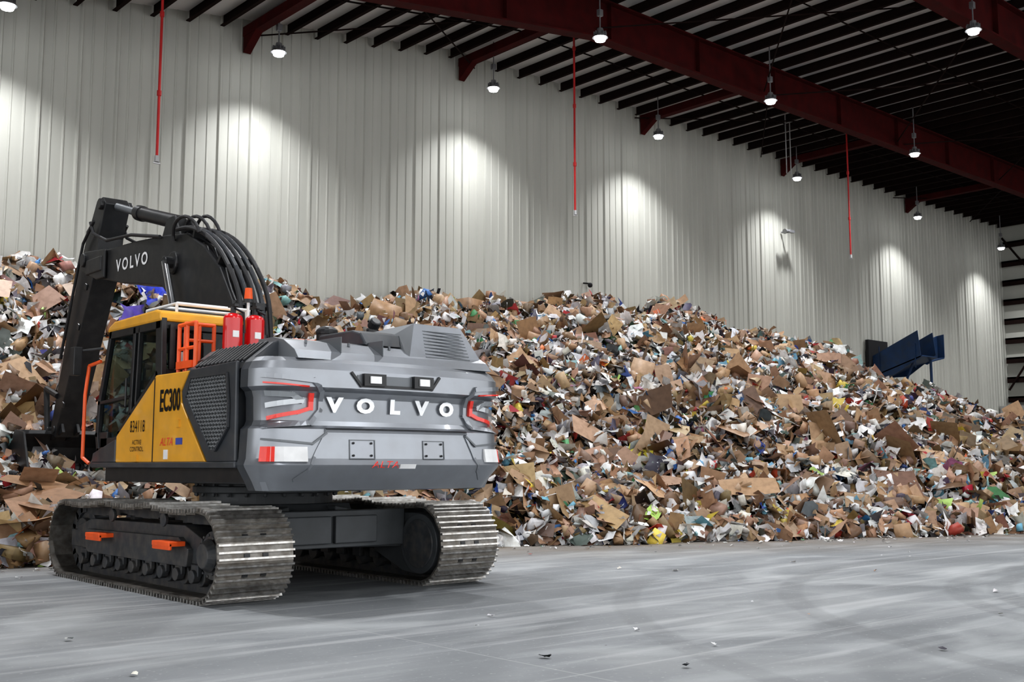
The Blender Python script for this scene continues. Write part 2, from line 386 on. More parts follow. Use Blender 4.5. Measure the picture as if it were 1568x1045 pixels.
class Acc:
    def __init__(s): s.v=[];s.loops=[];s.tot=[];s.c=[];s.n=0
    def put(s,V,faces,C):
        N,k,_=V.shape
        base=s.n+np.arange(N)[:,None]*k
        fl=np.array([i for f in faces for i in f]); fz=np.array([len(f) for f in faces])
        s.loops.append((base+fl[None,:]).ravel()); s.tot.append(np.tile(fz,N)); s.c.append(np.repeat(C,len(faces),0)*rng.uniform(.88,1.1,(N*len(faces),1)))
        s.v.append(V.reshape(-1,3)); s.n+=N*k
    def build(s,name,m):
        v=np.concatenate(s.v);lo=np.concatenate(s.loops);tt=np.concatenate(s.tot);c=np.concatenate(s.c)
        v[:,1]=np.minimum(v[:,1],23.85)
        me=bpy.data.meshes.new(name); me.vertices.add(len(v)); me.vertices.foreach_set('co',v.astype(np.float32).ravel())
        me.loops.add(len(lo)); me.loops.foreach_set('vertex_index',lo.astype(np.int32))
        me.polygons.add(len(tt)); st=np.concatenate([[0],np.cumsum(tt)[:-1]]); me.polygons.foreach_set('loop_start',st.astype(np.int32))
        try: me.polygons.foreach_set('loop_total',tt.astype(np.int32))
        except Exception: pass
        me.update(calc_edges=True)
        at=me.attributes.new('piece_color','FLOAT_COLOR','FACE')
        at.data.foreach_set('color',np.concatenate([c,np.ones((len(c),1))],1).astype(np.float32).ravel())
        me.materials.append(m); o=bpy.data.objects.new(name,me); COL.objects.link(o); return o
def place(acc,tpl,pts,nrm,size,jit,tilt,C,lift=.05):
    tv,tf=tpl; N=len(pts)
    n=nrm+rng.normal(0,tilt,(N,3)); n/=np.linalg.norm(n,axis=1,keepdims=True)
    t=rng.normal(0,1,(N,3)); t-=n*(t*n).sum(1,keepdims=True); t/=np.linalg.norm(t,axis=1,keepdims=True); b=np.cross(n,t)
    V=tv[None]*size[:,None,:]+rng.normal(0,1,(N,len(tv),3))*jit*size.mean(1)[:,None,None]
    W=V[:,:,0:1]*t[:,None]+V[:,:,1:2]*b[:,None]+V[:,:,2:3]*n[:,None]
    W+=pts[:,None]+nrm[:,None]*(lift*rng.random((N,1,1)))
    acc.put(W,tf,C)
acc=Acc()
acc.v.append(gv);acc.n=len(gv);acc.loops.append(gq.ravel());acc.tot.append(np.full(len(gq),4));acc.c.append(gcol)
def sz(n,lo,hi,asp=(.5,1),th=1.0):
    s=lo*(hi/lo)**rng.random(n); return np.stack([s,s*rng.uniform(*asp,n),s*th],-1)
def go(tpl,n,lo,hi,jit,tilt,kind,asp=(.5,1),th=1,lift=.08,near=1.3):
    p,nn=sample(n,near); place(acc,tpl,p,nn,sz(n,lo,hi,asp,th),jit,tilt,colors(n,kind),lift)
g33=grid(3,3); g23=grid(3,2); g24=grid(5,2); g44=grid(4,4)
go(g33,30000,.10,.34,.14,1.0,'all',(.35,1),lift=.2)
go(g33,11000,.11,.34,.19,.9,'white',lift=.22)
go(g44,4000,.24,.52,.09,.9,'white',lift=.22)
go(g23,10000,.18,.60,.05,.7,'card',(.3,.9),lift=.22)
go(g23,800,.6,1.1,.04,.5,'card',(.35,.75),lift=.24,near=.8)
go(cube,2800,.16,.42,.06,1.0,'card',th=.45,lift=.2)
go(cube,2000,.12,.30,.08,1.0,'color',th=.5,lift=.2)
go(ico,3000,.12,.34,.16,1.0,'white',(.5,.9),th=.6,lift=.2)
go(ico,800,.10,.24,.15,1.0,'color',(.5,.9),th=.6,lift=.2)
go(bottle,2000,.07,.12,.05,1.0,'color',(.9,1),2.6,lift=.22)
go(g24,7000,.2,.65,.06,1.0,'all',(.07,.2),lift=.24)
for (X,Y,sx,sy,col,tl) in ((6.3,20.6,1.3,.9,(.40,.26,.15),.15),(5.6,16.5,1.0,.7,(.28,.16,.09),.3),(5.35,16.1,.8,.6,(.36,.2,.11),.3),(5.7,17.3,.9,.6,(.34,.2,.11),.3),(5.0,15.9,.9,.6,(.40,.25,.14),.25),
     (15.8,13.7,.95,.6,(.52,.33,.19),.15),(18.5,12.5,.9,.5,(.36,.21,.11),.2),(17.2,12.7,1.1,.35,(.42,.26,.14),.3),(24.0,14,1.0,.5,(.45,.3,.18),.2),
     (14.0,17.0,1.2,.5,(.38,.22,.12),.3),(21.5,17.5,1.4,.3,(.44,.28,.16),.3),(12.9,14.6,.35,.45,(.85,.85,.84),.2),(16.6,14.9,.5,.35,(.80,.72,.08),.2),(15.0,13.2,.45,.25,(.40,.62,.12),.2),
     (28,12.5,1.1,.7,(.46,.29,.16),.2),(33,14.5,1.2,.7,(.40,.25,.14),.2),(10.5,18.5,.9,.7,(.40,.25,.14),.2),(23,12,.9,.6,(.45,.3,.18),.2),(27,17,1.2,.5,(.42,.27,.15),.2)):
    p=np.array([[X,Y,float(pile_h(X,Y))+.28]]); place(acc,g33,p,grad(p),np.array([[sx,sy,1]]),.03,tl,np.array([col]),0)
for (X,Y,sx,sy,sz_,col) in ((19.3,17.3,.85,.5,.3,(.50,.34,.22)),(14.5,20.8,.7,.5,.4,(.36,.22,.12)),(17.5,21.5,.7,.5,.5,(.30,.18,.10))):
    p=np.array([[X,Y,float(pile_h(X,Y))+.3]]); place(acc,cube,p,grad(p),np.array([[sx,sy,sz_]]),.02,.3,np.array([col]),0)
for (X,Y,a_,b_,gr,col) in ((9.2,21.2,1.2,.6,grid(9,7),(.01,.035,.50)),(8.6,21.0,.6,.4,grid(5,5),(.06,.03,.30))):
    p=np.array([[X,Y,float(pile_h(X,Y))+.38]]); place(acc,gr,p,np.array([[-.3,-.9,.5]]),np.array([[a_,b_,1]]),.06,.05,np.array([col]),0)
def pile_mat():
    m,nt,b=new_mat('mixed_recyclables')
    a=nt.nodes.new('ShaderNodeAttribute'); a.attribute_name='piece_color'
    tc=nt.nodes.new('ShaderNodeTexCoord'); n=nt.nodes.new('ShaderNodeTexNoise'); n.inputs['Scale'].default_value=9; n.inputs['Detail'].default_value=6
    nt.links.new(tc.outputs['Object'],n.inputs['Vector'])
    r=ramp(nt,[(.3,(.74,.72,.69)),(.6,(1,1,1))]); nt.links.new(n.outputs['Fac'],r.inputs[0])
    mx=nt.nodes.new('ShaderNodeMixRGB'); mx.blend_type='MULTIPLY'; mx.inputs[0].default_value=1
    nt.links.new(a.outputs['Color'],mx.inputs[1]); nt.links.new(r.outputs[0],mx.inputs[2]); nt.links.new(mx.outputs[0],b.inputs['Base Color'])
    b.inputs['Roughness'].default_value=.5; return m
M_pile=pile_mat()
acc.build('recycling_pile',M_pile)
acc=Acc(); n=900
X=rng.uniform(2,30,n); Y=np.interp(X,YBx,YBy)-np.abs(rng.exponential(.4,n))+.1
X2=rng.uniform(1,20,60);Y2=rng.uniform(3,13,60); X3=rng.uniform(3.6,9.5,160);Y3=rng.uniform(13.5,16.2,160)
X=np.concatenate([X,X2,X3]);Y=np.concatenate([Y,Y2,Y3]); n=len(X)
k=~((X>4.6)&(X<8.8)&(Y>9)&(Y<14.6)); X=X[k];Y=Y[k];n=len(X)
P=np.stack([X,Y,np.full(n,.02)],-1); s=sz(n,.02,.09)
place(acc,g33,P,np.tile([0,0,1.],(n,1)),s,.12,.1,colors(n,'white'),.0)
acc.build('floor_litter',M_pile)

# ------------------------------------------------------------ excavator
EX=empty('excavator',(6.6,11.9,0))
M_yel=mat('machine_yellow',(.78,.39,.03),.35,0,.06,2,coat=.3,dirt=(.35,.2,.05),dirt_amt=.25)
M_gry=mat('machine_dark_grey',(.035,.04,.048),.42,0,.2,3,coat=.15,dirt=(.09,.085,.08),dirt_amt=.35)
M_sil=mat('counterweight_silver',(.28,.295,.32),.34,.6,.06,2,coat=.25,dirt=(.2,.2,.2),dirt_amt=.3)
M_sill=mat('trim_silver',(.42,.44,.46),.3,.6,.06,2,coat=.3)
M_sild=mat('hood_grey',(.14,.15,.16),.4,.3,.08,2)
M_blk=mat('black_paint',(.012,.013,.015),.4,0,.2,3,dirt=(.045,.042,.04),dirt_amt=.4)
M_dec=mat('decal_black',(.008,.008,.008),.6,0,.05,3,spec=.2)
M_und=mat('undercarriage',(.05,.054,.060),.5,.2,.3,4,.2,dirt=(.14,.125,.11),dirt_amt=.6)
M_cov=mat('guard_grey',(.06,.065,.07),.5,.1,.2,4)
M_shoe=mat('track_steel',(.20,.19,.175),.45,.7,.4,6,.3,dirt=(.10,.08,.06),dirt_amt=.7)
M_grs=mat('worn_grouser',(.55,.54,.52),.35,.8,.3,8,dirt=(.2,.17,.14),dirt_amt=.7)
M_orn=mat('handrail_orange',(.85,.12,.02),.4)
M_redp=mat('extinguisher_red',(.60,.008,.012),.25,0,.05,3,coat=.4)
M_rub=mat('rubber_hose',(.02,.02,.022),.5)
M_chr=mat('chrome_rod',(.75,.76,.78),.15,.95,.03)
M_wht=mat('white_paint',(.8,.8,.8),.4)
M_refl=mat('red_reflector',(.80,.05,.035),.25,0,.05,20,coat=.4)
M_grlm=mat('grille_steel',(.20,.21,.22),.45,.2)
def glass():
    m,nt,b=new_mat('tinted_glass')
    b.inputs['Base Color'].default_value=(.01,.016,.016,1); b.inputs['Roughness'].default_value=.04; b.inputs['IOR'].default_value=1.5
    t=nt.nodes.new('ShaderNodeBsdfTransparent'); t.inputs[0].default_value=(.55,.66,.64,1)
    mx=nt.nodes.new('ShaderNodeMixShader'); out=nt.nodes['Material Output']
    tc=nt.nodes.new('ShaderNodeTexCoord'); n=nt.nodes.new('ShaderNodeTexNoise'); n.inputs['Scale'].default_value=3; nt.links.new(tc.outputs['Object'],n.inputs['Vector'])
    r=ramp(nt,[(.3,(.50,.50,.50)),(.7,(.35,.35,.35))]); nt.links.new(n.outputs['Fac'],r.inputs[0]); nt.links.new(r.outputs[0],mx.inputs[0])
    nt.links.new(t.outputs[0],mx.inputs[1]); nt.links.new(b.outputs[0],mx.inputs[2]); nt.links.new(mx.outputs[0],out.inputs['Surface'])
    return m
M_gls=glass()

YC=1.85
def track_path(u,R=.47,yc=YC,sag=.02):
    Lb=2*yc; arc=math.pi*R; T=2*Lb+2*arc; u=u%T
    if u<Lb: return (-yc+u,0,(1,0))
    u-=Lb
    if u<arc:
        a=u/R; return (yc+R*math.sin(a),R-R*math.cos(a),(math.cos(a),math.sin(a)))
    u-=arc
    if u<Lb:
        t=u/Lb; z=2*R-sag*2*abs(math.sin(3*math.pi*t))+.03*math.sin(math.pi*t); return (yc-u,z,(-1,0))
    u-=Lb; a=u/R; return (-yc-R*math.sin(a),R+R*math.cos(a),(-math.cos(a),-math.sin(a)))
T=4*YC+2*math.pi*.47; NS=49
TL=(0,.15,0)
for side in(-1,1):
    xc=side*1.28 if side<0 else 1.40
    nm='left' if side<0 else 'right'
    mb=MB()
    for i in range(NS):
        y,z,(ty,tz)=track_path(i*T/NS+.05)
        ny,nz_=tz,-ty
        ang=math.atan2(tz,ty)
        M=Matrix.Rotation(ang,3,'X')
        def at(dy,dn): return (xc,y+ty*dy-ny*dn, z+tz*dy-nz_*dn)
        mb.box(at(0,.05),(.82,T/NS*.93,.022),0,M)
        for d in(-.072,0,.066): mb.box(at(d,.022),(.82,.020,.044),1,M)
        for dx in(-.1,.1):
            c=at(.035,.037); mb.box((c[0]+dx,c[1],c[2]),(.06,.035,.012),2,M)
            c=at(0,.11); mb.box((c[0]+dx*1.1,c[1],c[2]),(.05,T/NS*1.02,.11),3,M)
    mb.build('track_chain_'+nm,[M_shoe,M_grs,M_blk,M_und],EX,TL)
    mb=MB()
    xo=xc+side*.30
    mb.prism([(-1.6,.36),(1.55,.36),(1.8,.45),(1.8,.62),(1.35,.72),(-1.2,.74),(-1.6,.62)],xc-.24,xc+.24,0)
    mb.prism([(-1.38,.33),(1.28,.33),(1.42,.42),(1.32,.60),(-1.18,.62),(-1.42,.5)],xo,xo-side*.12,0)
    for k in range(9):
        yy=-1.5+k*.375
        mb.cyl((xc-.2,yy,.24),(xc+.2,yy,.24),.11,n=16); mb.cyl((xo,yy,.24),(xo-side*.08,yy,.24),.07,n=10)
        for sx in(-.24,.24): mb.box((xc+sx,yy,.30),(.05,.16,.12))
    for yy in(-.7,.7):
        mb.cyl((xc-.22,yy,.78),(xc+.26*side,yy,.78),.075,n=14); mb.box((xc-.05*side,yy,.72),(.12,.1,.14))
    mb.cyl((xc-.1,YC,.47),(xc+.1,YC,.47),.34,n=32); mb.cyl((xc-.17,YC,.47),(xc+.17,YC,.47),.24,n=24); mb.box((xc+side*.2,YC-.05,.47),(.06,.42,.2)); 
    mb.cyl((xc-.04,-YC,.47),(xc+.04,-YC,.47),.31,n=32)
    for k in range(21):
        a=2*math.pi*k/21; mb.box((xc,-YC+.33*math.cos(a),.47+.33*math.sin(a)),(.07,.06,.05),0,Matrix.Rotation(a,3,'X'))
    mb.cyl((xc-.25,-YC,.47),(xc+.28,-YC,.47),.24,n=28)
    mb.cyl((xc+side*.28,-YC,.47),(xc+side*.36,-YC,.47),.17,.12,20)
    for k in range(12):
        a=2*math.pi*k/12; mb.cyl((xc+side*.28,-YC+.2*math.cos(a),.47+.2*math.sin(a)),(xc+side*.30,-YC+.2*math.cos(a),.47+.2*math.sin(a)),.018,n=6)
    mb.cyl((xc-side*.2,-YC,.47),(xc-side*.40,-YC,.47),.36,.34,32,1)
    mb.prism([(-YC,.12),(-YC,.82),(-1.2,.80),(-.9,.7),(-.9,.35),(-1.5,.14)],xc-side*.22,xc-side*.36,1)
    mb.cyl((xc-side*.40,-YC,.47),(xc-side*.415,-YC,.47),.28,.27,32,0)
    mb.build('track_frame_'+nm,[M_und,M_cov],EX,TL,bevel=.012)
    mb=MB()
    for yy in(.72,-1.13): 
        mb.box((xo+side*.08,yy,.56),(.18,.42,.05)); mb.box((xo+side*.15,yy,.535),(.03,.42,.07))
    mb.build('track_step_'+nm,[M_orn],EX,TL,bevel=.008)
mb=MB()
mb.prism([(-.95,.42),(.95,.42),(1.05,.6),(.85,.92),(-.85,.92),(-1.05,.6)],-.62,.62,0)
for sx in(-1,1):
    for sy in(-1,1):
        mb.add([(sx*.3,sy*.5,.9),(sx*.3,sy*1.05,.9),(sx*1.14,sy*1.35,.72),(sx*1.14,sy*.85,.72),(sx*.3,sy*.5,.42),(sx*.3,sy*1.05,.42),(sx*1.14,sy*1.35,.42),(sx*1.14,sy*.85,.42)],
          [(0,1,2,3),(4,7,6,5),(0,4,5,1),(1,5,6,2),(2,6,7,3),(3,7,4,0)],0)
mb.bb((-.95,-1.4,.45),(1.02,-1.25,.86)); 
mb.bb((-.95,-1.46,.5),(.0,-1.4,.8)); mb.bb((.05,-1.46,.5),(.60,-1.4,.8))
mb.cyl((0,0,.9),(0,0,1.2),.78,n=48); mb.cyl((0,0,1.04),(0,0,1.12),.86,n=48)
for k in range(24):
    a=k*math.pi/12; mb.cyl((.82*math.cos(a),.82*math.sin(a),1.0),(.82*math.cos(a),.82*math.sin(a),1.17),.022,n=6)
mb.build('car_body',[M_cov],EX,bevel=.015)

UP=empty('upper_structure',(-.1,0,0),EX)
mb=MB()
mb.bb((-1.40,-2.3,1.17),(1.45,1.2,1.36),0)
mb.bb((-.45,-2.2,1.3),(.55,1.35,1.75),0)
mb.build('platform_frame',[M_blk],UP,bevel=.02)
mb=MB()
mb.bb((-1.47,-2.2,1.36),(-.2,-.42,2.28),0)
mb.prism([(-.42,1.36),(.58,1.36),(.58,1.66),(-.42,2.26)],-1.47,-.5,0)
mb.bb((-1.46,.5,1.36),(-.5,1.3,1.5),0)
mb.bb((.55,-2.2,1.36),(1.48,1.1,2.3),0)
mb.build('body_core',[M_gry],UP,bevel=.02)
xs0,xs1=-1.475,-1.52
mb=MB()
mb.prism([(.60,1.39),(.60,1.69),(-.38,2.29),(-.43,2.33),(-1.24,2.33),(-1.05,2.12),(-1.08,2.0),(-1.66,1.39)],xs0,xs1,0)
mb.build('side_door_yellow',[M_yel],UP,bevel=.012)
mb=MB()
mb.prism([(-1.26,2.34),(-2.26,2.36),(-2.28,1.39),(-1.69,1.39),(-1.10,2.0),(-1.075,2.12)],xs0,xs1+.004,0)
mb.prism([(.62,1.39),(.62,1.66),(1.30,1.50),(1.33,1.39)],xs0,xs1,0)
mb.bb((-1.53,-2.3,1.33),(-1.45,1.32,1.39),0)
mb.build('side_panel_grey',[M_gry],UP,bevel=.012)
mb=MB()
gp=[(-1.33,2.25),(-2.10,2.25),(-2.15,1.95),(-2.15,1.72),(-1.90,1.50),(-1.80,1.50),(-1.22,2.05)]
mb.prism(gp,xs1+.01,xs1-.006,0)
def inside(p,poly):
    c=False;n=len(poly)
    for i in range(n):
        a=poly[i];b=poly[i-1]
        if (a[1]>p[1])!=(b[1]>p[1]) and p[0]<(b[0]-a[0])*(p[1]-a[1])/(b[1]-a[1])+a[0]: c=not c
    return c
for sg in(-1,1):
    for c0 in np.arange(-5,5,.075):
        ys_=np.linspace(-2.2,-1.15,120); ins=[inside((y,sg*1.2*(y+1.7)+c0),gp) for y in ys_]
        st=None
        for k in range(len(ys_)):
            if ins[k] and st is None: st=k
            if (not ins[k] or k==len(ys_)-1) and st is not None:
                y0,y1=ys_[st],ys_[k-1]
                if y1-y0>.015:
                    z0=sg*1.2*(y0+1.7)+c0;z1=sg*1.2*(y1+1.7)+c0
                    mb.box((xs1-.012,(y0+y1)/2,(z0+z1)/2),(.01,math.hypot(y1-y0,z1-z0),.017),1,Matrix.Rotation(math.atan2(z1-z0,y1-y0),3,'X'))
                st=None
for a,b in zip(gp,gp[1:]+gp[:1]):
    L=math.hypot(b[0]-a[0],b[1]-a[1]); mb.box((xs1-.012,(a[0]+b[0])/2,(a[1]+b[1])/2),(.022,L,.022),2,Matrix.Rotation(math.atan2(b[1]-a[1],b[0]-a[0]),3,'X'))
mb.build('side_grille',[M_blk,M_grlm,M_gry],UP)
# counterweight
def rear_y(x): return -2.90+.10*(x/1.20)**2
plan=[]
for i in range(5): plan.append((1.49,-2.30-.15*i/4))
for i in range(1,9):
    t=i/8; p0=(1.49,-2.45);p1=(1.48,-2.76);p2=(1.20,-2.80)
    plan.append(((1-t)**2*p0[0]+2*t*(1-t)*p1[0]+t*t*p2[0],(1-t)**2*p0[1]+2*t*(1-t)*p1[1]+t*t*p2[1]))
for i in range(1,15): 
    x=1.20*(1-i/14); plan.append((x,rear_y(x)))
plan=plan+[(-x,y) for x,y in plan[::-1][1:]]
plan=plan[::-1]
PL=np.array(plan); seg=np.hypot(*np.diff(PL,axis=0).T); SS=np.concatenate([[0],np.cumsum(seg)]); SS-=SS[-1]/2
tan=np.gradient(PL,SS,axis=0); tan/=np.linalg.norm(tan,axis=1,keepdims=True); NR=np.stack([tan[:,1],-tan[:,0]],-1)
PR=[(1.10,-.42),(1.115,-.16),(1.20,-.10),(1.34,.02),(1.36,.03),(1.42,.0),(1.70,-.02),(1.735,-.075),(1.78,-.10),(2.00,-.09),(2.06,-.065),(2.10,.0),(2.27,-.005),(2.345,-.06),(2.39,-.14),(2.40,-.3)]
def off(z): return float(np.interp(z,[p[0] for p in PR],[p[1] for p in PR]))
def surf(s,z,d=.0):
    x=np.interp(s,SS,PL[:,0]);y=np.interp(s,SS,PL[:,1]);nx_=np.interp(s,SS,NR[:,0]);ny_=np.interp(s,SS,NR[:,1])
    l=math.hypot(nx_,ny_); o=off(z)+d
    return (x+nx_/l*o,y+ny_/l*o,z)
mb=MB(); n=len(PL); vs=[]
for z,o in PR:
    for i in range(n):
        oo=o if abs(PL[i,0])<1.45 else o*.7
        vs.append((PL[i,0]+NR[i,0]*oo,PL[i,1]+NR[i,1]*oo,z))
fa=[];fb=[]
for k in range(len(PR)-1):
    for i in range(n-1): (fb if (i<4 or i>n-6) else fa).append((k*n+i,k*n+i+1,(k+1)*n+i+1,(k+1)*n+i)) 
mb.add(vs,fa,0); mb.f+=fb; mb.m+=[2]*len(fb)
o=(len(PR)-1)*n
mb.f.append(tuple(range(o,o+n)));mb.m.append(0); mb.f.append(tuple(range(n-1,-1,-1)));mb.m.append(1)
cw=mb.build('counterweight',[M_sil,M_blk,M_gry],UP,smooth=True)
try: cw.data.set_sharp_from_angle(angle=math.radians(20))
except Exception: pass
def band(mb,pts,w,d=.012,mi=0,closed=False):
    if closed: pts=pts+[pts[0]]
    for a,b in zip(pts[:-1],pts[1:]):
        L=math.hypot(b[0]-a[0],b[1]-a[1]); t=((b[0]-a[0])/L,(b[1]-a[1])/L); nn=(-t[1],t[0]); m=max(2,int(L/.06))
        g=[]
        for i in range(m+1):
            u=-w*.45+(L+w*.9)*i/m
            for q in(-.5,.5):
                s=a[0]+t[0]*u+nn[0]*q*w; z=a[1]+t[1]*u+nn[1]*q*w
                g.append(surf(s,z,d))
            for q in(.5,-.5):
                s=a[0]+t[0]*u+nn[0]*q*w; z=a[1]+t[1]*u+nn[1]*q*w
                g.append(surf(s,z,-.02))
        fs=[]
        for i in range(m):
            for q in range(4): fs.append((4*i+q,4*i+(q+1)%4,4*i+4+(q+1)%4,4*i+4+q))
        fs+= [(0,1,2,3),(4*m+3,4*m+2,4*m+1,4*m)]
        mb.add(g,fs,mi)
mb=MB()
for sg in(-1,1):
    C=[(sg*1.50,2.20),(sg*1.00,2.16),(sg*.90,2.05),(sg*.90,1.88),(sg*1.00,1.76),(sg*1.50,1.72)]
    band(mb,C,.045,.03,0)
    band(mb,[(sg*1.48,2.13),(sg*1.06,2.10)],.016,.03,1)
    band(mb,[(sg*1.0,2.02),(sg*1.0,1.90)],.05,.03,1); band(mb,[(sg*1.0,1.90),(sg*1.12,1.86),(sg*1.48,1.80)],.038,.03,1)
    band(mb,[(sg*1.48,2.03),(sg*1.20,2.02),(sg*1.10,1.97),(sg*1.48,1.92)],.05,.045,6)
    band(mb,[(sg*1.5,1.60),(sg*1.0,1.56),(sg*.86,1.66)],.02,.02,2)
    band(mb,[(sg*1.15,1.22),(sg*1.05,1.3),(sg*.95,1.5),(sg*.86,1.66)],.03,.012,0)
band(mb,[(-.86,1.69),(.86,1.69)],.03,.022,0)
band(mb,[(-.86,1.705),(.86,1.705)],.012,.03,3)
fr=[(-.60,2.25),(-.50,2.13),(.36,2.13),(.46,2.25)]
band(mb,fr,.025,.02,3)
band(mb,[(-.50,2.19),(.36,2.19)],.09,.006,2)
for s0 in(-.36,.23):
    band(mb,[(s0-.07,2.19),(s0+.07,2.19)],.12,.05,3); 
    band(mb,[(s0-.03,2.19),(s0+.03,2.19)],.07,.065,4)
for s0 in(-.47,.40):
    band(mb,[(s0-.14,1.60),(s0+.14,1.60),(s0+.14,1.42),(s0-.14,1.42)],.008,.008,2,True)
    for a in(-.1,.1):
        for b in(1.45,1.57): mb.ball(surf(s0+a,b,.01),.012,3)
for sg,ss in((-1,-1.24),(1,1.30)):
    band(mb,[(ss-.10,1.46),(ss+.12,1.46)],.14,.02,5); band(mb,[(ss+sg*.19,1.46),(ss+sg*.20,1.46)],.14,.022,1)
band(mb,[(-.03,1.345),(.12,1.345)],.045,.02,5)
mb.build('counterweight_trim',[M_sil,M_refl,M_sild,M_blk,M_wht,M_wht,M_sill],UP)
def text(name,body,size,fn,m,parent,offs=0.0,sp=1.0,shear=0):
    c=bpy.data.curves.new(name,'FONT'); c.body=body; c.size=size; c.align_x='CENTER'; c.align_y='CENTER'; c.offset=offs; c.space_character=sp; c.shear=shear; c.resolution_u=3
    o=bpy.data.objects.new(name+'_tmp',c); COL.objects.link(o); dg=bpy.context.evaluated_depsgraph_get()
    me=bpy.data.meshes.new_from_object(o.evaluated_get(dg)); bpy.data.objects.remove(o)
    for v in me.vertices: v.co=fn(v.co.x,v.co.y)
    me.materials.clear(); me.materials.append(m); me.name=name
    ob=bpy.data.objects.new(name,me); COL.objects.link(ob); ob.parent=parent; return ob
M_let=mat('badge_white',(.85,.86,.88),.3,.2)
for i,ch in enumerate('VOLVO'):
    s0=-.75+.345*i
    def fn(x,y,s0=s0): return surf(s0+x*1.3,1.93+y,.03)
    text('badge_letter_%d'%(i+1),ch,.185,fn,M_let,UP,.011)
text('model_decal','EC300',.26,lambda x,y:(xs1-.008,-.82-x*.72,2.03+y*1.25),M_dec,UP,.006)
text('unit_number_decal','834118',.17,lambda x,y:(xs1-.008,.0-x*.72,1.78+y*1.1),M_dec,UP,0,1.1)
text('dealer_decal','ALTA',.12,lambda x,y:(xs1-.008,-.76-x,1.60+y),M_refl,UP,0,1.1,.3)
text('control_decal','ACTIVE\nCONTROL',.075,lambda x,y:(xs1-.008,.0-x,1.57+y),M_dec,UP,.0)
text('dealer_badge','ALTA',.12,lambda x,y:surf(-.24+x,1.36+y*.8,.04),M_refl,UP,0,1.1,.3)
M_blus=mat('sticker_blue',(.05,.08,.35),.4)
mb=MB(); mb.bb((xs1-.006,-.80,1.42),(xs1,-.70,1.52),0); mb.bb((xs1-.02,-1.08,1.75),(xs1,-1.0,1.83),1)
mb.bb((xs1-.006,-1.14,1.57),(xs1,-.99,1.64),2)
mb.bb((xs1-.01,-.425,1.39),(xs1,-.42,2.3),3); mb.bb((xs1-.025,-.05,1.40),(xs1,.05,1.47),1); mb.build('side_details',[M_wht,M_yel,M_blus,M_blk],UP)
# hood
mb=MB()
mb.prism([(-1.46,2.28),(-1.43,2.36),(-1.18,2.56),(-1.08,2.59),(.4,2.59),(1.42,2.56),(1.46,2.28)],-2.36,-1.0,0,axis='y')
mb.prism([(-1.46,2.26),(-1.41,2.35),(.5,2.37),(.5,2.26)],-1.05,-.45,0,axis='y')
for k in range(13):
    y=-2.25+k*.085; mb.box((-1.31,y,2.468),(.34,.03,.03),1,(0,-math.radians(38),0))
mb.build('engine_hood',[M_gry,M_blk],UP,bevel=.03)
mb=MB()
mb.prism([(-2.74,2.38),(-2.66,2.47),(-2.45,2.58),(-2.25,2.62),(-1.95,2.62),(-1.95,2.38)],-1.12,1.3,0)
for x in(-.6,-.1): mb.bb((x-.004,-2.68,2.46),(x+.004,-1.96,2.626),1)
for x in(-.9,-.4,.1,.9): mb.cyl((x,-2.5,2.55),(x,-2.5,2.59),.015,n=8,mi=1)
mb.build('rear_deck_cover',[M_sil,M_sild],UP,bevel=.03)
mb=MB()
hv=[(.26,-2.64,2.45),(1.34,-2.60,2.42),(1.36,-1.5,2.5),(.20,-1.5,2.5),(.44,-2.47,2.87),(1.10,-2.44,2.87),(1.14,-1.6,2.87),(.40,-1.6,2.83)]
mb.add(hv,[(0,3,2,1),(4,5,6,7),(0,1,5,4),(1,2,6,5),(2,3,7,6)],0)
mb.add([hv[3],hv[0],hv[4],hv[7]],[(0,1,2,3)],1)
for k in range(9):
    t=.14+.085*k; z=2.44+.43*t; y=-2.63+.17*t
    mb.box((.80,y-.004,z),(.62-.1*t,.012,.012),1,(.3,0,0))
mb.box((.80,-1.95,2.875),(.45,.5,.02),0)
mb.build('exhaust_cowl',[M_sil,M_sild],UP,bevel=.02)
mb=MB()
mb.prism([(-2.42,2.6),(-1.5,2.6),(-1.5,2.78),(-2.15,2.78),(-2.3,2.74)],-.14,.45,0)
mb.cyl((.7,-1.3,2.55),(.7,-1.3,2.95),.07,n=16,mi=1); mb.cyl((.7,-1.3,2.95),(.7,-1.38,3.03),.07,n=16,mi=1)
mb.cyl((.15,-1.2,2.55),(.15,-1.2,2.85),.12,n=20,mi=1); mb.ball((.15,-1.2,2.86),.13,1,16,8,(1,1,.6))
mb.build('air_intake_cover',[M_gry,M_blk],UP,bevel=.02)
# cab
mb=MB()
cab=[(1.22,1.50),(1.30,1.72),(1.26,2.1),(.98,2.93),(-.38,2.93),(-.41,2.33),(.60,1.70),(.62,1.50)]
mb.prism(cab,-1.44,-.52,0)
mb.build('cab_glass',[M_gls],UP)
mb=MB()
mb.box((-.98,.15,2.12),(.5,.5,.14)); mb.box((-.98,-.12,2.45),(.48,.14,.62),0,(math.radians(-8),0,0)); mb.box((-.98,-.15,2.80),(.26,.10,.16))
mb.box((-1.28,.25,2.28),(.12,.45,.10)); mb.box((-.68,.25,2.28),(.12,.45,.10)); mb.cyl((-1.28,.45,2.3),(-1.28,.45,2.48),.02,n=8); mb.cyl((-.68,.45,2.3),(-.68,.45,2.48),.02,n=8)
mb.box((-.98,.35,1.62),(.85,1.2,.12)); mb.box((-.62,.95,2.35),(.06,.16,.22))
mb.build('operator_seat',[M_rub],UP,bevel=.03)
mb=MB()
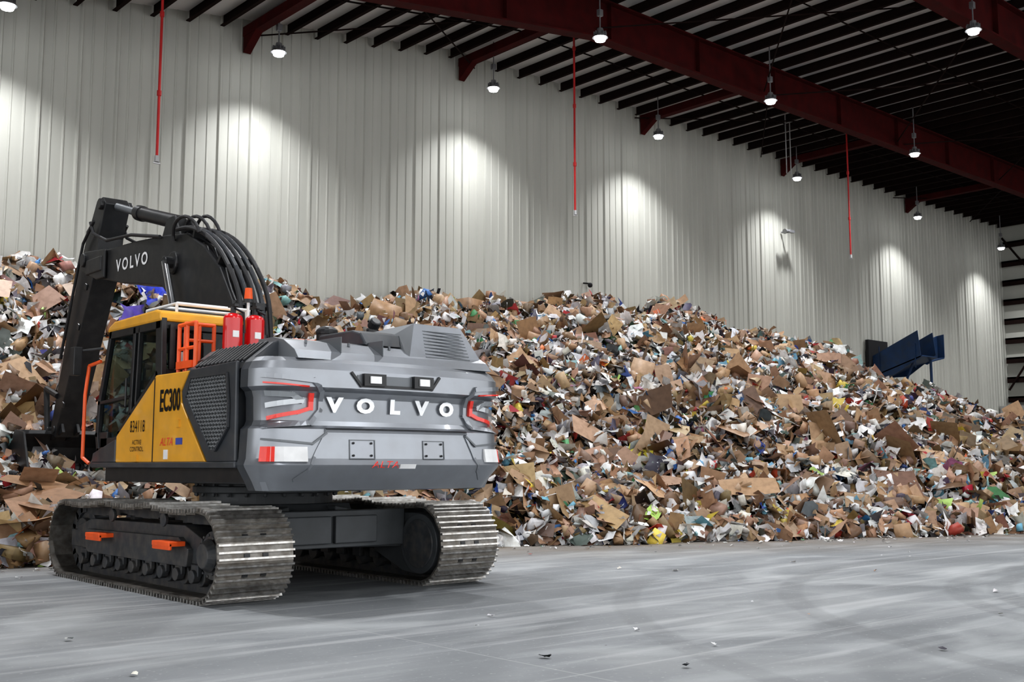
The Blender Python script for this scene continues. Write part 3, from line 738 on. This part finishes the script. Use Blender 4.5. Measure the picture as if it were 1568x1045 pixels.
def bar(pts,x,w=.07,d=.06,mi=0):
    for a,b in zip(pts[:-1],pts[1:]):
        L=math.hypot(b[0]-a[0],b[1]-a[1]); ang=math.atan2(b[1]-a[1],b[0]-a[0])
        mb.box((x,(a[0]+b[0])/2,(a[1]+b[1])/2),(d,L+w*.8,w),mi,Matrix.Rotation(ang,3,'X'))
for x in(-1.455,-.50):
    bar([(1.24,1.52),(1.30,1.72),(1.26,2.1),(.98,2.92)],x,.075)
    bar([(-.38,2.90),(-.41,2.33)],x,.16)
    bar([(1.24,1.52),(.62,1.55)],x,.09); bar([(.62,1.6),(.62,1.72),(-.36,2.34)],x,.09)
    bar([(.98,2.90),(-.38,2.90)],x,.10)
    bar([(.34,1.95),(.28,2.9)],x,.07); bar([(.20,2.02),(.15,2.9)],x,.03); bar([(1.26,2.1),(.34,2.14)],x,.04)
for (y,z) in((1.26,1.52),(.98,2.9),(-.38,2.9),(-.41,2.36)): mb.box((-.98,y,z),(.95,.09,.10),0)
mb.box((-.98,-.40,2.30),(.95,.08,.22),0)
mb.bb((-1.47,1.0,1.5),(-1.43,1.27,1.75),0); mb.bb((-1.47,.62,1.5),(-1.43,1.2,1.68),0)
mb.cyl((-1.50,.42,2.02),(-1.50,.42,2.35),.014,n=6,mi=0)
mb.build('cab_frame',[M_blk],UP,bevel=.012)
mb=MB()
mb.prism([(1.06,2.93),(1.02,2.99),(.85,3.05),(-.30,3.07),(-.44,3.04),(-.46,2.93)],-1.50,-.47,0)
mb.build('cab_roof',[M_yel],UP,bevel=.025)
mb=MB()
mb.prism([(.80,3.05),(-.22,3.07),(-.22,3.10),(.80,3.08)],-1.38,-.6,1)
for x in(-1.25,-.4): mb.tube([(x,-.30,3.05),(x,-.30,3.16),(x,.5,3.16),(x,.5,3.05)],.018,mi=0)
mb.tube([(-1.25,-.3,3.16),(-.35,-.3,3.16)],.022,mi=0); mb.tube([(-1.25,.1,3.16),(-.35,.1,3.16)],.018,mi=0); 
mb.cyl((-.45,-.45,2.6),(-.45,-.45,3.25),.018,n=8,mi=0)
mb.cyl((-.45,-.45,3.23),(-.45,-.45,3.27),.06,n=14,mi=1); mb.cyl((-.45,-.45,3.27),(-.45,-.45,3.40),.05,.04,14,2)
mb.box((-.30,-.42,3.2),(.12,.08,.08),1); mb.box((-1.0,.9,3.09),(.10,.08,.09),1)
mb.build('cab_roof_guard',[M_wht,M_blk,M_orn],UP)
mb=MB(); mb.bb((-1.30,-.475,2.45),(-1.18,-.468,2.60),1)
for x in(-1.36,-.64): mb.bb((x-.03,-.47,2.40),(x+.03,-.45,2.90),2)
mb.build('cab_rear_window',[M_gls,M_wht,M_blk],UP)
mb=MB()
mb.tube([(-1.58,1.36,2.55),(-1.60,1.40,2.2),(-1.60,1.40,1.45),(-1.55,1.32,1.38)],.022)
mb.tube([(-1.58,1.36,2.55),(-1.5,1.2,2.6)],.022)
def rail(a,b,z0,z1):
    mb.tube([(*a,z0),(*a,z1),(*b,z1),(*b,z0)],.023)
rail((-1.38,-.68),(-1.38,-1.08),2.33,2.86); mb.tube([(-1.38,-.68,2.60),(-1.38,-1.08,2.60)],.02)
rail((-1.28,-.62),(-.95,-.62),2.33,2.9); mb.tube([(-1.28,-.62,2.72),(-.95,-.62,2.72)],.02); mb.tube([(-1.12,-.62,2.33),(-1.12,-.62,2.9)],.02)
mb.tube([(-1.38,-.88,2.33),(-1.38,-.88,2.86)],.02)
mb.box((-1.38,-.88,2.42),(.08,.36,.08),0)
mb.tube([(-.45,-1.5,2.58),(-.45,-1.5,2.70),(-.2,-1.5,2.70),(-.1,-1.5,2.58)],.023)
mb.tube([(1.45,-.3,2.3),(1.45,-.3,2.75),(1.45,.6,2.75),(1.45,.6,2.3)],.026)
mb.build('handrails',[M_orn],UP)
mb=MB()
for x,y in((-.98,-1.12),(-.72,-1.12)):
    mb.cyl((x,y,2.57),(x,y,2.93),.105,n=24,mi=0); mb.ball((x,y,2.93),.105,0,24,8,(1,1,.6)); mb.cyl((x,y,2.98),(x,y,3.06),.03,n=10,mi=1)
    mb.box((x,y,3.07),(.05,.16,.03),1); mb.tube([(x,y-.03,3.04),(x+.11,y-.03,3.0),(x+.125,y-.03,2.78)],.012,mi=1)
    mb.bb((x-.05,y-.108,2.72),(x+.02,y-.10,2.79),2)
mb.build('fire_extinguishers',[M_redp,M_blk,M_wht],UP,smooth=True)
mb=MB(); mb.box((-1.72,1.42,2.6),(.10,.14,.34),0); mb.tube([(-1.5,1.15,2.75),(-1.7,1.42,2.72)],.018)
mb.build('side_mirror',[M_blk],UP,bevel=.03)
# front linkage
FL=empty('front_linkage',(0,0,0),UP); FL.scale=(1,.935,1)
mb=MB()
boom=[(.25,1.75),(.12,2.0),(.30,3.0),(.46,3.45),(.85,3.92),(1.34,4.27),(1.90,4.52),(2.6,4.60),(3.8,4.68),(5.0,4.72),(5.25,4.62),(5.30,4.42),(5.15,4.28),(4.2,4.10),(3.3,3.98),(2.7,3.88),(2.2,3.55),(1.5,2.7),(1.0,1.95),(.7,1.7)]
boom=[(y+.15,z-.04) for y,z in boom]
mb.prism(boom,-.14,.34,0)
mb.bb((-.22,5.1,4.34),(.42,5.75,4.58),0)
for sx in(-.2,.36): 
    mb.prism([(5.0,4.22),(5.0,4.67),(5.95,4.75),(6.1,4.6),(5.95,4.42),(5.3,4.22)],sx,sx+.05,0)
    mb.cyl((sx+.02,2.45,4.12),(sx+.08,2.45,4.12),.16,n=20)
mb.cyl((-.30,2.45,4.12),(.5,2.45,4.12),.08,n=16)
mb.prism([(2.45,4.45),(2.75,4.86),(3.0,4.86),(3.2,4.55)],-.04,.0); mb.prism([(2.45,4.45),(2.75,4.86),(3.0,4.86),(3.2,4.55)],.2,.24)
mb.build('boom',[M_blk],FL,bevel=.02)
text('boom_decal','VOLVO',.27,lambda x,y:(-.146,4.0-x*1.1,4.33+y*.95-x*.03),M_let,FL,.006,1.4)
mb=MB()
arm=[(5.30,5.46),(5.45,5.58),(5.70,5.56),(6.15,4.95),(6.45,4.45),(7.42,2.05),(7.40,1.85),(7.22,1.82),(6.25,3.45),(5.75,4.28),(5.62,4.55),(5.55,4.95)]
mb.prism(arm,-.10,.30,0); mb.cyl((-.24,5.88,4.60),(.44,5.88,4.60),.11,n=18); mb.cyl((-.16,5.45,5.46),(.36,5.45,5.46),.09,n=16)
mb.prism([(6.1,5.0),(6.3,5.3),(6.5,5.2),(6.5,4.5)],.02,.18)
for k in range(4): mb.box((-.11,6.0+.28*k,4.2-.62*k),(.03,.10,.10),0,(math.radians(-66),0,0))
mb.build('arm',[M_blk],FL,bevel=.02)
mb=MB()
for x in(-.27,.47):
    mb.cyl((x,1.35,1.75),(x,2.1,3.4),.085,n=18,mi=0); mb.cyl((x,2.1,3.4),(x,2.45,4.12),.05,n=14,mi=1); mb.cyl((x,2.06,3.32),(x,2.13,3.46),.10,n=18,mi=0)
mb.cyl((.1,2.85,4.78),(.1,4.35,5.16),.105,n=18,mi=0); mb.cyl((.1,4.35,5.16),(.1,5.45,5.46),.06,n=14,mi=2); mb.cyl((.1,4.25,5.135),(.1,4.42,5.18),.12,n=18,mi=0)
mb.cyl((.1,6.35,5.15),(.1,7.25,3.5),.09,n=16,mi=0); mb.cyl((.1,7.25,3.5),(.1,7.75,2.65),.055,n=12,mi=1)
for x in(-.1,.3):
    mb.tube([(x,7.75,2.65),(x,7.15,2.5)],.05,mi=0); mb.tube([(x,7.75,2.65),(x,7.6,1.9)],.05,mi=0)
mb.build('hydraulic_cylinders',[M_blk,M_chr,M_sild],FL,smooth=True)
mb=MB()
def smooth_pts(p,k=4):
    P=[Vector(q) for q in p]; out=[]
    for i in range(len(P)-1):
        a=P[max(i-1,0)];b=P[i];c=P[i+1];d=P[min(i+2,len(P)-1)]
        for j in range(k):
            t=j/k; out.append(.5*((2*b)+(-a+c)*t+(2*a-5*b+4*c-d)*t*t+(-a+3*b-3*c+d)*t**3))
    out.append(P[-1]); return out
for k,x in enumerate((-.10,.0,.10,.20,.30)):
    pts=smooth_pts([(x,.30,2.4),(x,.40,3.1),(x,.52,3.52),(x,.92,3.98),(x,1.42,4.33),(x,2.0,4.55),(x,2.5,4.60)])
    mb.tube(pts,.032,8,1 if k%2 else 0)
for k,x in enumerate((-.16,0.05,.25)):
    pts=[]
    for i in range(13):
        a=i/12*math.pi; pts.append((x-.08*math.sin(a),1.6+.75*(1-math.cos(a))/2*1.1+.1*k,4.42+(.26+.05*k)*math.sin(a)))
    mb.tube(pts,.024,8,0)
for x in(-.17,.37):
    mb.tube([(x,2.9,4.55),(x,4.0,4.74),(x,5.0,4.80),(x,5.6,5.0),(x,5.75,5.2)],.026,8,0)
    mb.tube([(x,5.6,5.2),(x,6.05,4.9),(x,6.3,4.4),(x,6.9,3.1)],.024,8,0)
for (yy,zz,an) in ((.52,3.35,75),(1.05,3.98,43),(1.85,4.45,20)):
    mb.box((.10,yy,zz),(.46,.05,.12),2,(math.radians(an),0,0))
mb.build('hydraulic_hoses',[M_rub,M_gry,M_blk],FL,smooth=True)
mb=MB()
prof_b=[(7.55,1.95),(7.82,1.70),(7.92,1.35),(7.80,.98),(7.45,.72),(7.0,.64),(6.55,.72)]
inn=[(7.50,1.88),(7.74,1.66),(7.83,1.35),(7.72,1.03),(7.42,.80),(7.0,.72),(6.55,.76)]
mb.prism(prof_b+inn[::-1],-.62,.82,0)
for x in(-.64,.80): mb.prism([(7.55,1.95),(7.82,1.70),(7.92,1.35),(7.80,.98),(7.45,.72),(7.0,.64),(6.55,.70),(6.75,1.2),(7.1,1.9)],x,x+.04,0)
for x in(-.55,-.22,.11,.44,.72): mb.prism([(6.62,.68),(6.62,.80),(6.30,.70)],x-.05,x+.05,1)
for x in(-.05,.20): mb.prism([(7.0,1.9),(7.15,2.15),(7.7,2.1),(7.75,1.75),(7.4,1.8)],x,x+.05,0)
mb.cyl((-.12,7.28,1.95),(.32,7.28,1.95),.07,n=14); mb.cyl((-.12,7.6,1.95),(.32,7.6,1.95),.06,n=14)
mb.build('bucket',[M_blk,M_shoe],FL,bevel=.01)

# ------------------------------------------------------------ world & camera
w=bpy.data.worlds.new('daylight'); S.world=w; w.use_nodes=True
bg=w.node_tree.nodes['Background']; bg.inputs[0].default_value=(.97,.985,1,1); bg.inputs[1].default_value=2.4
cam=bpy.data.cameras.new('camera'); cam.lens=1680/1568*36; cam.sensor_width=36; cam.clip_end=300
co=bpy.data.objects.new('camera',cam); COL.objects.link(co); co.location=(0,0,1.35); co.rotation_euler=(math.radians(96.5),0,math.radians(-41.5))
S.camera=co
